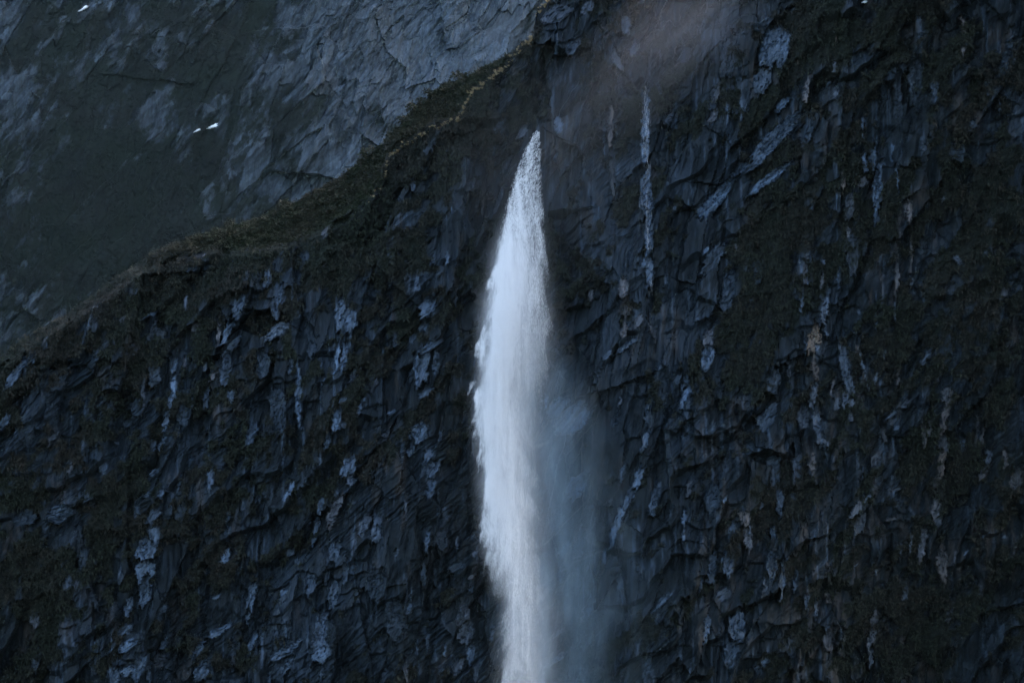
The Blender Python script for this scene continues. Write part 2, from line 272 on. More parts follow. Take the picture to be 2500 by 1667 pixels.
TILES.append((0, 0, [(1576/S, 290/S, 150/S, 20/S, 1, .5, 0), (1574/S, 372/S, 60/S, 24/S, 4, .55, 0), (1577/S, 470/S, 150/S, 34/S, 0, .42, 0), (1581/S, 570/S, 120/S, 18/S, -2, .35, 0), (1584/S, 660/S, 90/S, 16/S, 0, .35, 0)]))
slabs = []
for x0, y0, lst in TILES:
    for (cx, cy_, L, Wd, ang, pale, tan) in lst:
        if L < 5: continue
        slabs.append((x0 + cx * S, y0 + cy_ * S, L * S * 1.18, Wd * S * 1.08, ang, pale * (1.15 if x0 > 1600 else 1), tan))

# ridge lines (photograph pixels)
rim = np.array([(-300,1000),(0,905),(106,838),(220,765),(350,680),(450,632),(540,622),(640,625),(745,596),(850,543),(905,490),(930,468),(940,430),(944,398),(962,370),(990,350),(1020,332),(1063,315),(1116,302),(1129,279),(1153,226),(1190,202),(1222,176),(1254,144),(1302,101),(1303.5,60),(1306,38),(1320,18),(1342,4),(1420,-60),(1600,-110),(2800,-200)], float)
sil = np.array([(-300,960),(0,870),(106,800),(212,728),(350,630),(468,578),(595,548),(733,490),(829,434),(925,362),(988,293),(1020,256),(1063,224),(1127,192),(1201,160),(1254,128),(1300,98),(1303.5,57),(1306,36),(1320,16),(1342,2),(1420,-62),(1600,-112),(2800,-202)], float)
def rim_y(px): return np.interp(px, rim[:, 0], rim[:, 1])
def sil_y(px): return np.interp(px, sil[:, 0], sil[:, 1])

# vegetation regions on the near cliff, also standing in for shade at its ends: (cx, cy, rx, ry, lean, strength)
VEG = [(2050,120,330,150,70,.9),(2330,170,160,140,60,.6),(2420,760,120,420,0,.7),(2250,800,120,260,30,.35),(2250,480,220,130,50,.35),(1950,480,90,170,30,.6),(1990,870,220,70,50,.5),(1880,640,70,260,20,.5),(1780,760,110,120,60,.35),
       (2080,1300,170,160,30,.5),(1990,1500,110,120,0,.5),(2350,1450,180,170,40,.4),(1560,110,160,90,60,.35),(1830,1190,100,80,20,.5),(2200,1620,300,60,80,.4),(1700,560,60,120,30,.3),
       (700,880,130,60,50,.5),(560,1010,140,60,60,.5),(700,1180,160,140,30,.45),(560,1330,110,150,20,.45),(250,1240,90,170,20,.6),(90,1350,110,200,0,.6),(60,1120,120,120,20,.4),(330,1100,110,150,30,.35),(300,760,240,110,70,.55),(470,720,110,70,60,.6),
       (980,640,120,80,60,.35),(920,760,70,120,10,.4),(900,890,70,120,15,.35),(1040,900,50,160,20,.2),(1130,1250,70,90,20,.25),(1160,1050,60,70,20,.25),(1120,330,110,110,40,.45),(1010,420,80,90,30,.5),(900,560,100,60,60,.5),(1060,560,60,100,20,.2),(640,1500,130,100,50,.15),(120,1560,160,100,0,.5)]
BARE = [(1380,420,170,150,10,.5),(1150,480,90,120,10,.35),(1000,1400,190,220,5,.5),(560,1180,60,150,5,.45),(450,1150,60,110,5,.4),(120,1220,110,110,0,.25),(2180,330,110,150,0,.5),(1760,480,70,170,30,.5),(1700,700,90,120,20,.4),(1470,760,90,260,0,.25),(1760,1050,120,140,10,.3),(1420,1250,200,450,0,.35),(1740,1560,130,140,0,.3),(560,860,180,110,0,.25)]

def region(px, py, cx, cy_, rx, ry, lean):
    a = R(lean); dx = px - cx; dy = -(py - cy_)
    al = dx * math.sin(a) + dy * math.cos(a); ac = dx * math.cos(a) - dy * math.sin(a)
    return np.exp(-((ac / rx) ** 2 + (al / ry) ** 2))

def split_parts(name, fid, count, quads, coF, at, mat, parent, thick):
    """every numbered patch of faces becomes an object of its own, with sides running back into the wall"""
    order = np.argsort(fid, kind='stable'); fsd = fid[order]
    for k_ in range(count):
        a = np.searchsorted(fsd, k_); b = np.searchsorted(fsd, k_ + 1)
        if b <= a: continue
        q = quads[order[a:b]]
        u, inv = np.unique(q, return_inverse=True); f = inv.reshape(-1, 4)
        e = np.concatenate([f[:, [0, 1]], f[:, [1, 2]], f[:, [2, 3]], f[:, [3, 0]]])
        key = np.sort(e, 1); kk = key[:, 0] * (len(u) + 1) + key[:, 1]
        _, first, c = np.unique(kk, return_index=True, return_counts=True)
        be = e[first[c == 1]]
        cu = coF[u]; cb_ = cu.copy(); cb_[:, 1] += thick
        sk_ = np.stack([be[:, 1], be[:, 0], be[:, 0] + len(u), be[:, 1] + len(u)], 1)
        aa = {n: np.concatenate([v_[u], v_[u]]) for n, v_ in at.items()}
        link(name, mesh_np(name, np.concatenate([cu, cb_]), np.concatenate([f, sk_]), mat, aa), parent)

# ------------------------------------------------------------------ near cliff
def macro_depth(px, py):
    X = PX(px); Z = PZ(py)
    y = D0 + 0.16 * Z + 5.0 * fbm(X / 45, Z / 60, 5, 2)
    y = y + 5.0 * np.exp(-((px - 1330) / 190.0) ** 2) * sstep(250, 900, py) + 0.03 * np.maximum(-X - 10, 0)
    y = y - 0.50 * Z * sstep(1600, 2300, px) - 0.14 * Z * sstep(800, 100, px) * sstep(600, 900, py)   # both ends hang over, shaped so to darken them
    y = y + .0042 * np.maximum(8 - Z, 0) ** 2 * (.6 + .4 * sstep(900, 1500, px))                                   # the foot is undercut, shaped to put it in shade
    over = np.maximum(rim_y(px) - py, 0) * M          # the slope behind the rim lies back
    y = y + over * 1.7
    return y

def build_cliff():
    STEP = 3.0
    cols = np.arange(-150, 2651, STEP)
    nrow = 585
    cpx = np.repeat(cols[None, :], nrow, 0)
    # uneven skyline
    top = sil_y(cols) + 7 * fbm(cols / 26.0, cols * 0 + 2.2, 91, 3) * np.where(cols < 1300, 1, .6)
    bot = 1760.0
    v = np.linspace(0, 1, nrow)[:, None]
    cpy = bot + (top[None, :] - bot) * v
    px = cpx; py = cpy
    X = PX(px); Z = PZ(py)
    # --- vegetation mask
    lean = R(40)
    s_ = X * math.sin(lean) + Z * math.cos(lean); c_ = X * math.cos(lean) - Z * math.sin(lean)
    vegn = 0.95 * fbm(c_ / 3.2, s_ / 9.0, 21, 4) + 0.8 * fbm(X / 1.8, Z / 2.2, 25, 4, .6) + 0.10
    for r in VEG: vegn += r[5] * region(px, py, *r[:5]) * 0.55
    for r in BARE: vegn -= r[5] * region(px, py, *r[:5]) * 0.7
    behind = sstep(4, 26, rim_y(px) - py) * (px < 1310)
    vegn += 1.3 * behind
    ltop = np.exp(-np.maximum(py - rim_y(px), 0) / 90.0) * (px < 1300)
    vegn += 0.45 * ltop
    vegn = vegn - .19 + .35 * fbm(c_ / .7, s_ / 2.2, 27, 3, .6)
    veg = sstep(0.0, 0.26, vegn)
    # --- rock relief (metres outwards)
    wx = X + .9 * fbm(X / 9, Z / 12, 31, 2) + .22 * fbm(X / 1.5, Z / 2.5, 33, 2); wz = Z + 1.2 * fbm(X / 9, Z / 9, 37, 2) + .3 * fbm(X / 1.5, Z / 2, 35, 2)
    def frame(leandeg):
        a = R(leandeg); return wx * math.cos(a) - wz * math.sin(a), wx * math.sin(a) + wz * math.cos(a)
    zA = sstep(-.12, .25, fbm(X / 9, Z / 12, 141, 3)); zB = sstep(-.15, .2, fbm(X / 6, Z / 7, 145, 3))   # broken and smooth stretches
    right = sstep(1500, 1900, px)
    c1, s1 = frame(24); h1, t1, _, e1 = voronoi(c1 / 5.5, s1 / 15.0, 41)
    c1b, s1b = frame(8); h1b, t1b, _, _ = voronoi(c1b / 2.6, s1b / 12.0, 45)
    c2, s2 = frame(12); h2, t2, hh2, e2 = voronoi(c2 / 1.1, s2 / 5.0, 51)
    c3, s3 = frame(36); h3, t3, hh3, e3 = voronoi(c3 / 0.6, s3 / 1.7, 61)
    c4, s4 = frame(55); h4, t4, hh4, _ = voronoi(c4 / 1.4, s4 / 4.5, 65)
    crease = lambda u_, v_, sd, o=3: np.abs(fbm(u_, v_, sd, o, .55)) - .22          # sharp valleys between flat ribs
    cL, sL = frame(50); zC = sstep(.02, .22, fbm(X / 8, Z / 8, 147, 2)) * (1 - right * .5)
    zD = .22 + .78 * sstep(-.12, .16, fbm(X / 9, Z / 15, 149, 3))            # smooth panels between the broken stretches
    c0, s0 = frame(18); h0, t0, _, _ = voronoi(c0 / 11, s0 / 30, 39)
    out = 2.6 * h0 + 5.0 * t0 + 2.4 * h1 + 3.4 * t1 + 1.3 * h1b + 1.7 * t1b + zA * (0.30 * h2 + 0.6 * t2) + zB * zA * (0.28 * h3 + 0.4 * t3)
    out += 1.1 * crease(c1b / 2.0, s1b / 16, 151) + .7 * zD * crease(c2 / .75, s2 / 8, 153) * (1 - .6 * zC) + 1.2 * zC * crease(cL / 0.8, sL / 9, 155)
    cb, sb = frame(46)
    ph = cb / 6.5 + 1.1 * fbm(X / 9, Z / 9, 71, 3); saw = ph - np.floor(ph)
    out += 1.9 * (np.where(saw < 0.85, saw / 0.85, (1 - saw) / 0.15) - 0.5) * (0.2 + 1.4 * sstep(-.2, .3, fbm(X / 14, Z / 14, 73, 2)))
    ph = -Z / 4.6 + 0.22 * X / 4.6 + 1.3 * fbm(X / 6, Z / 8, 75, 3); saw = ph - np.floor(ph)
    out += 0.8 * (np.where(saw < 0.88, saw / 0.88, (1 - saw) / 0.12) - 0.5) * zA
    flute = fbm(wx / 0.55, wz / 5.5, 81, 3)
    out += 0.16 * flute
    fine = zD * (0.28 * crease(c2 / 0.30, s2 / 2.6, 83) + .10 * fbm(X / .30, Z / .5, 84, 2))
    out += fine
    out += 0.6 * fbm(X / 7, Z / 10, 85, 3)
    bush = np.maximum(fbm(X / 1.1, Z / 1.0, 87, 3), -.1)
    out = out * (1 - 0.45 * veg) + veg * (0.35 + 0.9 * bush)
    out = np.where(behind > 0.5, 1.3 * bush + 1.6 * fbm(X / 5, Z / 3, 89, 3), out)
    # --- colour attributes of the rock
    pal0 = 0.015 + 0.07 * sstep(-.1, .5, flute) * zA + 0.09 * sstep(0, .5, fbm(X / 8, Z / 12, 95, 3)) + 0.34 * sstep(.25, .62, fbm(wx / 0.36, wz / 3.2, 97, 3)) * (.35 + .65 * zB) + .10 * (hh3 > .9) * zB + .40 * sstep(.34, .62, fbm(X / .5, Z / 15, 161, 3)) * sstep(-.05, .3, fbm(X / 10, Z / 16, 163, 2) + .12 * right)
    tan0 = 0.16 * sstep(.1, .5, fbm(X / 6, Z / 10, 99, 3) + .2 * (px > 1700)) * sstep(-.1, .4, fbm(wx / .6, wz / 3, 103, 3))
    # --- slabs
    sid = np.full(px.shape, -1, np.int32)
    n_tr = len(slabs)
    allsl = list(slabs)
    tries = 0; rr = random.Random(5)
    occ = [(s[0], s[1], max(s[2], s[3])) for s in slabs]
    while len(allsl) < 300 and tries < 6000:
        tries += 1
        x = rr.uniform(20, 2480); y = rr.uniform(60, 1650)
        if y < rim_y(x) + 40: continue
        j = int((x + 150) / STEP); i = int(np.argmin(np.abs(cpy[:, j] - y)))
        if veg[i, j] > 0.2: continue
        L = rr.uniform(28, 70); Wd = L * rr.uniform(.2, .5)
        if any(abs(x - a) + abs(y - b) * .7 < (c + L) * .55 for a, b, c in occ): continue
        occ.append((x, y, L)); allsl.append((x, y, L, Wd, rr.gauss(18, 12), rr.uniform(.08, .3), rr.choice((0, 0, .05, .2))))
    pal = pal0.copy(); tn = tan0.copy(); newout = out.copy()
    for k, (sx, sy, L, Wd, ang, p, tnv) in enumerate(allsl):
        r0 = 0.75 * max(L, Wd) + 6
        j0 = max(0, int((sx - r0 + 150) / STEP)); j1 = min(len(cols), int((sx + r0 + 150) / STEP) + 1)
        if j1 - j0 < 2: continue
        sub = (slice(None), slice(j0, j1))
        rows = np.where((cpy[:, j0:j1] > sy - r0).any(1) & (cpy[:, j0:j1] < sy + r0).any(1))[0]
        if len(rows) < 2: continue
        sub = (slice(rows[0], rows[-1] + 1), slice(j0, j1))
        a = R(ang); dx = px[sub] - sx; dy = -(py[sub] - sy)
        dx = dx + 7 * vnoise(px[sub] / 11, py[sub] / 11, 200 + k) + 4 * vnoise(px[sub] / 4.5, py[sub] / 6, 300 + k)
        al = dx * math.sin(a) + dy * math.cos(a); ac = dx * math.cos(a) - dy * math.sin(a)
        rr2 = random.Random(1000 + k)
        al = al + .22 * L * vnoise(ac / 3.2, al / 60, 700 + k)      # torn ends
        u = al / (L * .5); w = ac / (max(Wd, 5) * .5)
        ins = np.ones(u.shape, bool)
        nk = rr2.randint(5, 7); ph0 = rr2.uniform(0, 6.28)
        for q in range(nk):
            th = ph0 + q * 2 * math.pi / nk + rr2.uniform(-.3, .3)
            ins &= (w * math.cos(th) + u * math.sin(th)) < rr2.uniform(.72, .98)
        if not ins.any(): continue
        # the slab: one plane leaning back a little, standing proud of the wall
        base = out[sub][ins].mean()
        sz = min(L, 90) * M
        tz = rr2.uniform(-.42, -.12) if p > .2 else rr2.uniform(-.2, .05)
        tx = rr2.uniform(-.25, .15)
        plane = base + 0.10 * sz + tz * (dy * M) * .8 + tx * (dx * M)
        crack = 0.30 * fbm(ac * M / 0.30, al * M / 2.2, 400 + k % 9, 3) + .26 * fbm(ac * M / 1.1, al * M / 1.1, 500 + k % 7, 3)
        seam = sstep(.80, .95, 1 - np.abs(fbm(ac * M / 1.3 + al * M / 3.0, al * M / 1.5 - ac * M / 2., 800 + k % 13, 3)) * 2.2)
        crack -= .25 * seam
        h3s = 0.16 * h3[sub] + 0.12 * h2[sub]
        newout[sub] = np.where(ins, plane + crack + h3s, newout[sub])
        vv = np.clip(.95 + 1.25 * fbm(ac * M / .34, al * M / 2.6, 600 + k % 11, 4, .6) + .5 * fbm(X[sub] / 1.6, Z[sub] / 2.2, 650 + k % 11, 2), .12, 1.7) * (1 - .7 * seam)
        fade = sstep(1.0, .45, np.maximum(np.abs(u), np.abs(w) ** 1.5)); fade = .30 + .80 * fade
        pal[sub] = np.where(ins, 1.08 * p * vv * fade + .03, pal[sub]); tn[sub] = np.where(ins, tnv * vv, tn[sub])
        keep = 0.75 * sstep(.30, .55, vegn[sub] + .5 * fbm(px[sub] / 9, py[sub] / 9, 77, 3)) if p < .3 else 0
        veg[sub] = np.where(ins, np.minimum(veg[sub], keep), veg[sub])
        sid[sub] = np.where(ins, k, sid[sub])
    out = newout
    # --- to the world
    ym = macro_depth(px, py)
    k = ym / D0
    co = np.stack([X * k + 0.12 * fbm(X / .7, Z / .7, 111, 2), ym - out, Z * k + 0.25 * out * (veg > .5)], -1)
    # the top runs back unseen, extended on the right to shade the ridge
    nb = 14
    back = np.repeat(co[-1:, :, :], nb, 0).copy()
    q = np.arange(1, nb + 1)[:, None]
    back[:, :, 1] += q * np.where(cols < 1310, 2.0, 7.0)[None, :]
    back[:, :, 2] -= 0.10 * q ** 1.5 * np.where(cols < 1310, 1, .2)[None, :] + 0.3 * fbm(np.repeat(cols[None, :], nb, 0) / 9., q * 1.0 + 0 * cols[None, :], 121, 2)
    ext = lambda A, val: np.concatenate([A, np.full((nb, A.shape[1]), val, A.dtype)], 0)
    co = np.concatenate([co, back], 0)
    veg_ = ext(veg, 1.0); pal = ext(pal, 0.0); tn = ext(tn, 0.0); sid = ext(sid, -1)
    nr, nc = veg_.shape
    idx = np.arange(nr * nc).reshape(nr, nc)
    quads = np.stack([idx[:-1, :-1], idx[:-1, 1:], idx[1:, 1:], idx[1:, :-1]], -1).reshape(-1, 4)
    fs = sid.ravel()[quads]; fid = np.where((fs == fs[:, :1]).all(1), fs[:, 0], -1)
    cnt = np.bincount(fid[fid >= 0], minlength=len(allsl))
    fid = np.where((fid >= 0) & (cnt[np.maximum(fid, 0)] < 4), -1, fid)
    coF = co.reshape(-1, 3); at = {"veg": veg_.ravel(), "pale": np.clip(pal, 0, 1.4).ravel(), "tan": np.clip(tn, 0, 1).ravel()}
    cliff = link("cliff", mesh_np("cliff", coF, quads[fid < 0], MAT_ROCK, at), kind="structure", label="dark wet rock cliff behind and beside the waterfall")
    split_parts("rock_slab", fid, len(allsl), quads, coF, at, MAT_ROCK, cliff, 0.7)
    return cliff, co, veg_, vegn, cols, cpy, behind

cliff, CO, VEGM, VEGN, COLS, CPY, BEH = build_cliff()
NR = CPY.shape[0]
def on_cliff(px, py):
    """the point of the built cliff at this place"""
    j = int(np.clip(round((px + 150) / 3.0), 0, len(COLS) - 1)); i = int(np.argmin(np.abs(CPY[:, j] - py)))
    return CO[i, j]

# ------------------------------------------------------------------ far mountainside
FARROCK = [ # photograph pixels: cx, cy, rx, ry, lean, strength
 (14,54,40,60,10,.6),(232,172,120,75,50,.5),(230,240,130,60,60,.35),(578,32,32,34,30,.9),(707,32,40,22,60,.8),(657,200,44,64,10,.8),(796,107,46,93,5,.7),(500,132,50,40,20,.3),(328,386,34,26,40,.5),(443,375,44,30,40,.4),(643,440,44,44,30,.5),(766,375,70,90,20,.7),(714,482,80,30,60,.5),
 (900,60,110,80,20,.6),(1000,120,150,100,30,.7),(1150,60,130,90,20,.75),(1220,60,60,60,0,.6),(950,230,120,70,40,.6),(900,330,110,40,55,.7),(1050,220,90,30,55,.8),(830,400,80,26,58,.85),(1108,62,34,14,55,1.0),(60,225,50,40,20,.4),(90,300,60,40,40,.3),(380,90,60,80,30,.2),(300,20,60,40,50,.4),
 (130,260,40,26,40,.4),(560,250,30,22,40,.3),(540,300,90,24,70,.2),(820,200,60,60,0,.5),(40,560,40,50,10,.35),(150,600,70,50,50,.3),(350,480,60,40,40,.25),(860,180,80,50,30,.4),(700,60,60,50,10,.3)]
FARVEG = [(160,680,260,120,70,.6),(330,560,200,60,65,.4),(430,110,60,110,20,.5),(520,170,80,60,55,.5),(260,330,260,70,70,.5),(480,330,180,60,60,.4),(150,460,190,100,60,.6),(400,520,200,70,70,.6),(60,120,60,60,10,.4),(120,30,60,30,60,.4),(880,160,60,40,30,.3),(560,110,60,60,20,.5),(640,300,90,60,50,.35)]
FD = 2000.0
def build_far():
    STEP = 2.7
    cols = np.arange(-260, 1500, STEP); rows = np.arange(1020, -140, -STEP)
    px = np.repeat(cols[None, :], len(rows), 0); py = np.repeat(rows[:, None], len(cols), 1)
    f = FD / D0
    X = PX(px) * f; Z = PZ(py) * f
    lean = R(38); s_ = X * math.sin(lean) + Z * math.cos(lean); c_ = X * math.cos(lean) - Z * math.sin(lean)
    wx = X + 3 * fbm(X / 30, Z / 38, 311, 2) + .9 * fbm(X / 6, Z / 9, 313, 2); wz = Z + 4 * fbm(X / 30, Z / 30, 317, 2) + 1.1 * fbm(X / 6, Z / 8, 319, 2)
    def frame(d):
        a = R(d); return wx * math.cos(a) - wz * math.sin(a), wx * math.sin(a) + wz * math.cos(a)
    # gullies and ribs run down to the left, broken into facets
    c0, s0 = frame(34); h0, t0, hh0, _ = voronoi(c0 / 40, s0 / 95, 305)
    c1, s1 = frame(38); h1, t1, hh1, _ = voronoi(c1 / 15, s1 / 40, 321)
    c2, s2 = frame(18); h2, t2, hh2, _ = voronoi(c2 / 5.0, s2 / 14, 331)
    c3, s3 = frame(46); h3, t3, hh3, _ = voronoi(c3 / 2.2, s3 / 5.5, 341)
    rk = 0.55 * fbm(X / 30, Z / 38, 301, 5, .6) + 0.45 * fbm(c_ / 9, s_ / 34, 307, 4, .6) + .34 * (hh1 - .5) + .30 * (hh2 - .5) + .16 * (hh3 - .5)
    for r in FARROCK: rk += r[5] * 0.70 * region(px, py, *r[:5])
    for r in FARVEG: rk -= r[5] * 0.55 * region(px, py, *r[:5])
    rk += 0.24 * sstep(650, 1150, px) + .05 + .35 * fbm(c_ / 2.6, s_ / 6, 309, 3, .6)
    rock = sstep(-0.22, 0.50, rk)
    zD = .3 + .7 * sstep(-.12, .18, fbm(X / 28, Z / 40, 315, 3))
    crease = lambda u_, v_, sd, o=3: np.abs(fbm(u_, v_, sd, o, .55)) - .22
    out = 7 * h0 + 16 * t0 + 5 * h1 + 8 * t1 + 1.8 * h2 + 2.8 * t2 + zD * (0.8 * h3 + 1.2 * t3)
    out += 7 * crease(c1 / 18, s1 / 70, 351) + 3.0 * crease(c1 / 6, s1 / 26, 353) + zD * (1.5 * crease(c2 / 2.0, s2 / 8, 356) + .7 * crease(c2 / .9, s2 / 3.2, 358))
    bush = fbm(X / 3, Z / 2.6, 357, 4, .6)
    out = out * (.55 + .45 * rock) + (1 - rock) * 1.2 * np.maximum(bush, -.2)
    c5, s5 = frame(52)
    band = region(px, py, 930, 345, 34, 260, 56)
    grain = fbm(c2 / .9, s2 / 3.4, 361, 4, .65)
    pale = rock * (.16 + .26 * (hh2 - .4) + .22 * (hh3 - .4) + .20 * (hh1 - .4) + .55 * np.maximum(grain, -.25) + .25 * np.maximum(rk - .3, 0) + .26 * sstep(800, 1200, px))
    pale += band * (.20 + .7 * fbm(c5 / 1.4, s5 / 22, 365, 3))
    pale += .7 * (hh3 > .972) * rock
    lz = np.where(Z < 10, 0, np.where(Z < 130, (Z - 10) ** 2 / 240., Z - 70))          # steepened at the foot to darken it, leaning back higher up
    ym = FD + 0.45 * lz + 30 * fbm(X / 260, Z / 260, 371, 2) - 0.05 * X
    k = ym / FD
    co = np.stack([X * k, ym - out, Z * k], -1)
    nr, nc = px.shape; idx = np.arange(nr * nc).reshape(nr, nc)
    quads = np.stack([idx[:-1, :-1], idx[:-1, 1:], idx[1:, 1:], idx[1:, :-1]], -1).reshape(-1, 4)
    at = {"veg": (1 - rock).ravel(), "pale": np.clip(pale, 0, 1.2).ravel(), "tan": (0.22 * sstep(.1, .5, fbm(X / 30, Z / 30, 373, 3)) * rock * (px > 900)).ravel()}
    # the bare crags that stand out of the scrub are parts
    crag = np.full(px.shape, -1, np.int32); best = np.full(px.shape, .45)
    for i, r in enumerate(FARROCK):
        g = region(px, py, *r[:5]) + .25 * (rk - .4); m = (g > best) & (rock > .55)
        crag[m] = i; best = np.where(m, g, best)
    fs = crag.ravel()[quads]; fid = np.where((fs == fs[:, :1]).all(1), fs[:, 0], -1)
    coF = co.reshape(-1, 3)
    o = link("mountainside", mesh_np("mountainside", coF, quads[fid < 0], MAT_FAR, at), kind="structure", label="hazy grey mountainside beyond the ridge")
    split_parts("rock_face", fid, len(FARROCK), quads, coF, at, MAT_FAR, o, 2.0)
    return o, co, cols, rows
mountain, FCO, FCOLS, FROWS = build_far()
def on_far(px, py):
    j = int(np.clip(round((px + 260) / 2.7), 0, len(FCOLS) - 1)); i = int(np.clip(round((1020 - py) / 2.7), 0, len(FROWS) - 1))
    return FCO[i, j]

# ------------------------------------------------------------------ foliage: tufts of leaf blades growing out of the wall
def blades(points, size, nb, droop, spread, seed, aspect=.16):
    """points (n,3); every tuft has nb bent blades (2 triangles each); returns co, tris, shade"""
    rs = np.random.RandomState(seed); n = len(points)
    P = np.repeat(points, nb, 0); sz = np.repeat(size, nb) * rs.uniform(.55, 1.15, n * nb)
    th = rs.uniform(0, 2 * np.pi, n * nb); el = rs.uniform(-.35, 1.0, n * nb)
    d = np.stack([np.cos(th) * spread, -np.abs(rs.normal(.7, .4, n * nb)), el * spread], 1)
    d /= np.linalg.norm(d, axis=1)[:, None]
    side = np.cross(d, rs.normal(0, 1, (n * nb, 3))); side /= np.linalg.norm(side, axis=1)[:, None] + 1e-6
    P = P + rs.normal(0, .22, (n * nb, 3)) * np.repeat(size, nb)[:, None]
    mid = P + d * (sz * .55)[:, None]
    tip = P + d * (sz * .9)[:, None]; tip[:, 2] -= droop * sz
    w = (sz * aspect)[:, None] * side
    co = np.stack([P, mid - w, mid + w, tip], 1).reshape(-1, 3)
    b = np.arange(n * nb)[:, None] * 4
    tri = np.concatenate([b + np.array([[0, 1, 2]]), b + np.array([[1, 3, 2]])], 0)
    sh = np.repeat(np.clip(np.repeat(rs.uniform(-.1, 1.0, n) ** 1.0, nb) + rs.normal(0, .14, n * nb), 0, 1), 4)
    return co, tri, sh

vg = VEGM[:NR].copy()
wgt = np.where(vg > .55, 1.0, 0.0) * (CPY < 1700) * (np.abs(COLS[None, :] - 1250) < 1290)
wc = wgt * np.where(COLS[None, :] < 480, 1, 1 - BEH)
def scatter(w, n, seed):
    rs = np.random.RandomState(seed); p = w.ravel() / w.sum()
    ii = rs.choice(p.size, n, replace=True, p=p)
    return CO[:NR].reshape(-1, 3)[ii], ii
pts, _ = scatter(wc, 36000, 1)
co, tri, sh = blades(pts, RS.uniform(.3, .85, len(pts)), 5, .5, .8, 2)
link("undergrowth", mesh_np("undergrowth", co, tri, MAT_LEAF, {"shade": sh}), kind="stuff", category="undergrowth",
     label="brown and olive moss, fern and scrub hanging on the dark cliff")
ws = wgt * BEH * sstep(300, 520, COLS)[None, :]
pts, _ = scatter(ws, 12000, 3)
co, tri, sh = blades(pts, RS.uniform(.25, .65, len(pts)), 6, .2, .9, 4)
link("scrub", mesh_np("scrub", co, tri, MAT_GREEN, {"shade": sh}), kind="stuff", category="scrub",
     label="low green scrub covering the slope above the pale grassy ridge edge")

# ------------------------------------------------------------------ shrubs: things
def shrub_proto(seed, mat):
    rs = np.random.RandomState(seed)
    n = 34; dirs = rs.normal(0, 1, (n, 3)); dirs /= np.linalg.norm(dirs, axis=1)[:, None]
    rad = rs.uniform(.25, 1, n) ** .5
    pts = dirs * rad[:, None] * np.array([.75, .6, .55]); pts[:, 2] += .55
    co, tri, sh = blades(pts, rs.uniform(.3, .5, n), 5, .1, 1.0, seed + 5, .22)
    crown = mesh_np("crown", co, tri, mat, {"shade": sh})
    a = np.linspace(0, 2 * np.pi, 5, endpoint=False)
    ring = lambda r, z, dx: np.stack([np.cos(a) * r + dx, np.sin(a) * r, np.full(5, z)], 1)
    tc = np.concatenate([ring(.06, -.4, 0), ring(.05, .2, .04), ring(.025, .7, -.03)])
    f = np.array([[q * 5 + i, q * 5 + (i + 1) % 5, (q + 1) * 5 + (i + 1) % 5, (q + 1) * 5 + i] for q in range(2) for i in range(5)])
    trunk = mesh_np("trunk", tc, f, MAT_WOOD)
    return crown, trunk
PROT = [shrub_proto(50 + i, MAT_GREEN) for i in range(4)]; PROT2 = [shrub_proto(70 + i, MAT_LEAF) for i in range(4)]
def add_shrub(p, s, prot, label, group, rs):
    e = link("shrub", None, None, label=label, category="shrub", group=group)
    e.location = Vector(p); e.scale = (s, s, s * rs.uniform(.8, 1.15)); e.rotation_euler = (0, 0, rs.uniform(0, 6.28))
    link("crown", prot[0], e); link("trunk", prot[1], e)
rs = np.random.RandomState(9)
pts, ii = scatter(ws * (COLS[None, :] > 420), 70, 6)
for p in pts: add_shrub(p, rs.uniform(.7, 1.5), PROT[rs.randint(4)], "low green shrub among the scrub on the slope above the ridge edge", "green shrubs on the ridge slope", rs)
reg = sum(region(np.repeat(COLS[None, :], NR, 0), CPY, *r) for r in [(2050, 120, 330, 150, 70), (2420, 760, 110, 420, 0), (1950, 480, 80, 160, 30)])
pts, ii = scatter(wc * reg * (COLS[None, :] > 1700), 70, 8)
for p in pts: add_shrub(p, rs.uniform(.8, 1.7), PROT2[rs.randint(4)], "dark olive shrub rooted in the overgrown upper right cliff", "dark shrubs on the right cliff", rs)

# dry tussocks along the ridge edge, warm crest light put into their straw
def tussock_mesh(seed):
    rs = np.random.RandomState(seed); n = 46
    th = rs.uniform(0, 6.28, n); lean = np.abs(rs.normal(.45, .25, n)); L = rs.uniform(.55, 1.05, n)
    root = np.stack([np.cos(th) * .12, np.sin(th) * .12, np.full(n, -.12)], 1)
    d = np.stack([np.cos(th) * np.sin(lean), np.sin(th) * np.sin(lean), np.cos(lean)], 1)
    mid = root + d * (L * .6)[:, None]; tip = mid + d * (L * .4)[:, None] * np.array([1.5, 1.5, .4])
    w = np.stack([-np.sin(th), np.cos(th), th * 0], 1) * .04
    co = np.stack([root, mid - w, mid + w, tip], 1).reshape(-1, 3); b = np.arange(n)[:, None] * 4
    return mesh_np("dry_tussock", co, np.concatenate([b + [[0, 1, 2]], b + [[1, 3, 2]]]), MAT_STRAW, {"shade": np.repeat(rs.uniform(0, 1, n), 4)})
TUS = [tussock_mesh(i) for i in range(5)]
seg = [(1342,3,1306,36,12),(1302,101,1254,144,20),(1254,144,1190,202,26),(1190,202,1153,226,12),(1153,226,1129,279,12),(1129,279,1116,302,6),(1116,302,1063,315,14),(1063,315,1020,332,13),(1020,332,962,370,18),(962,370,944,398,8),(944,398,938,430,6),(935,452,900,490,8)]
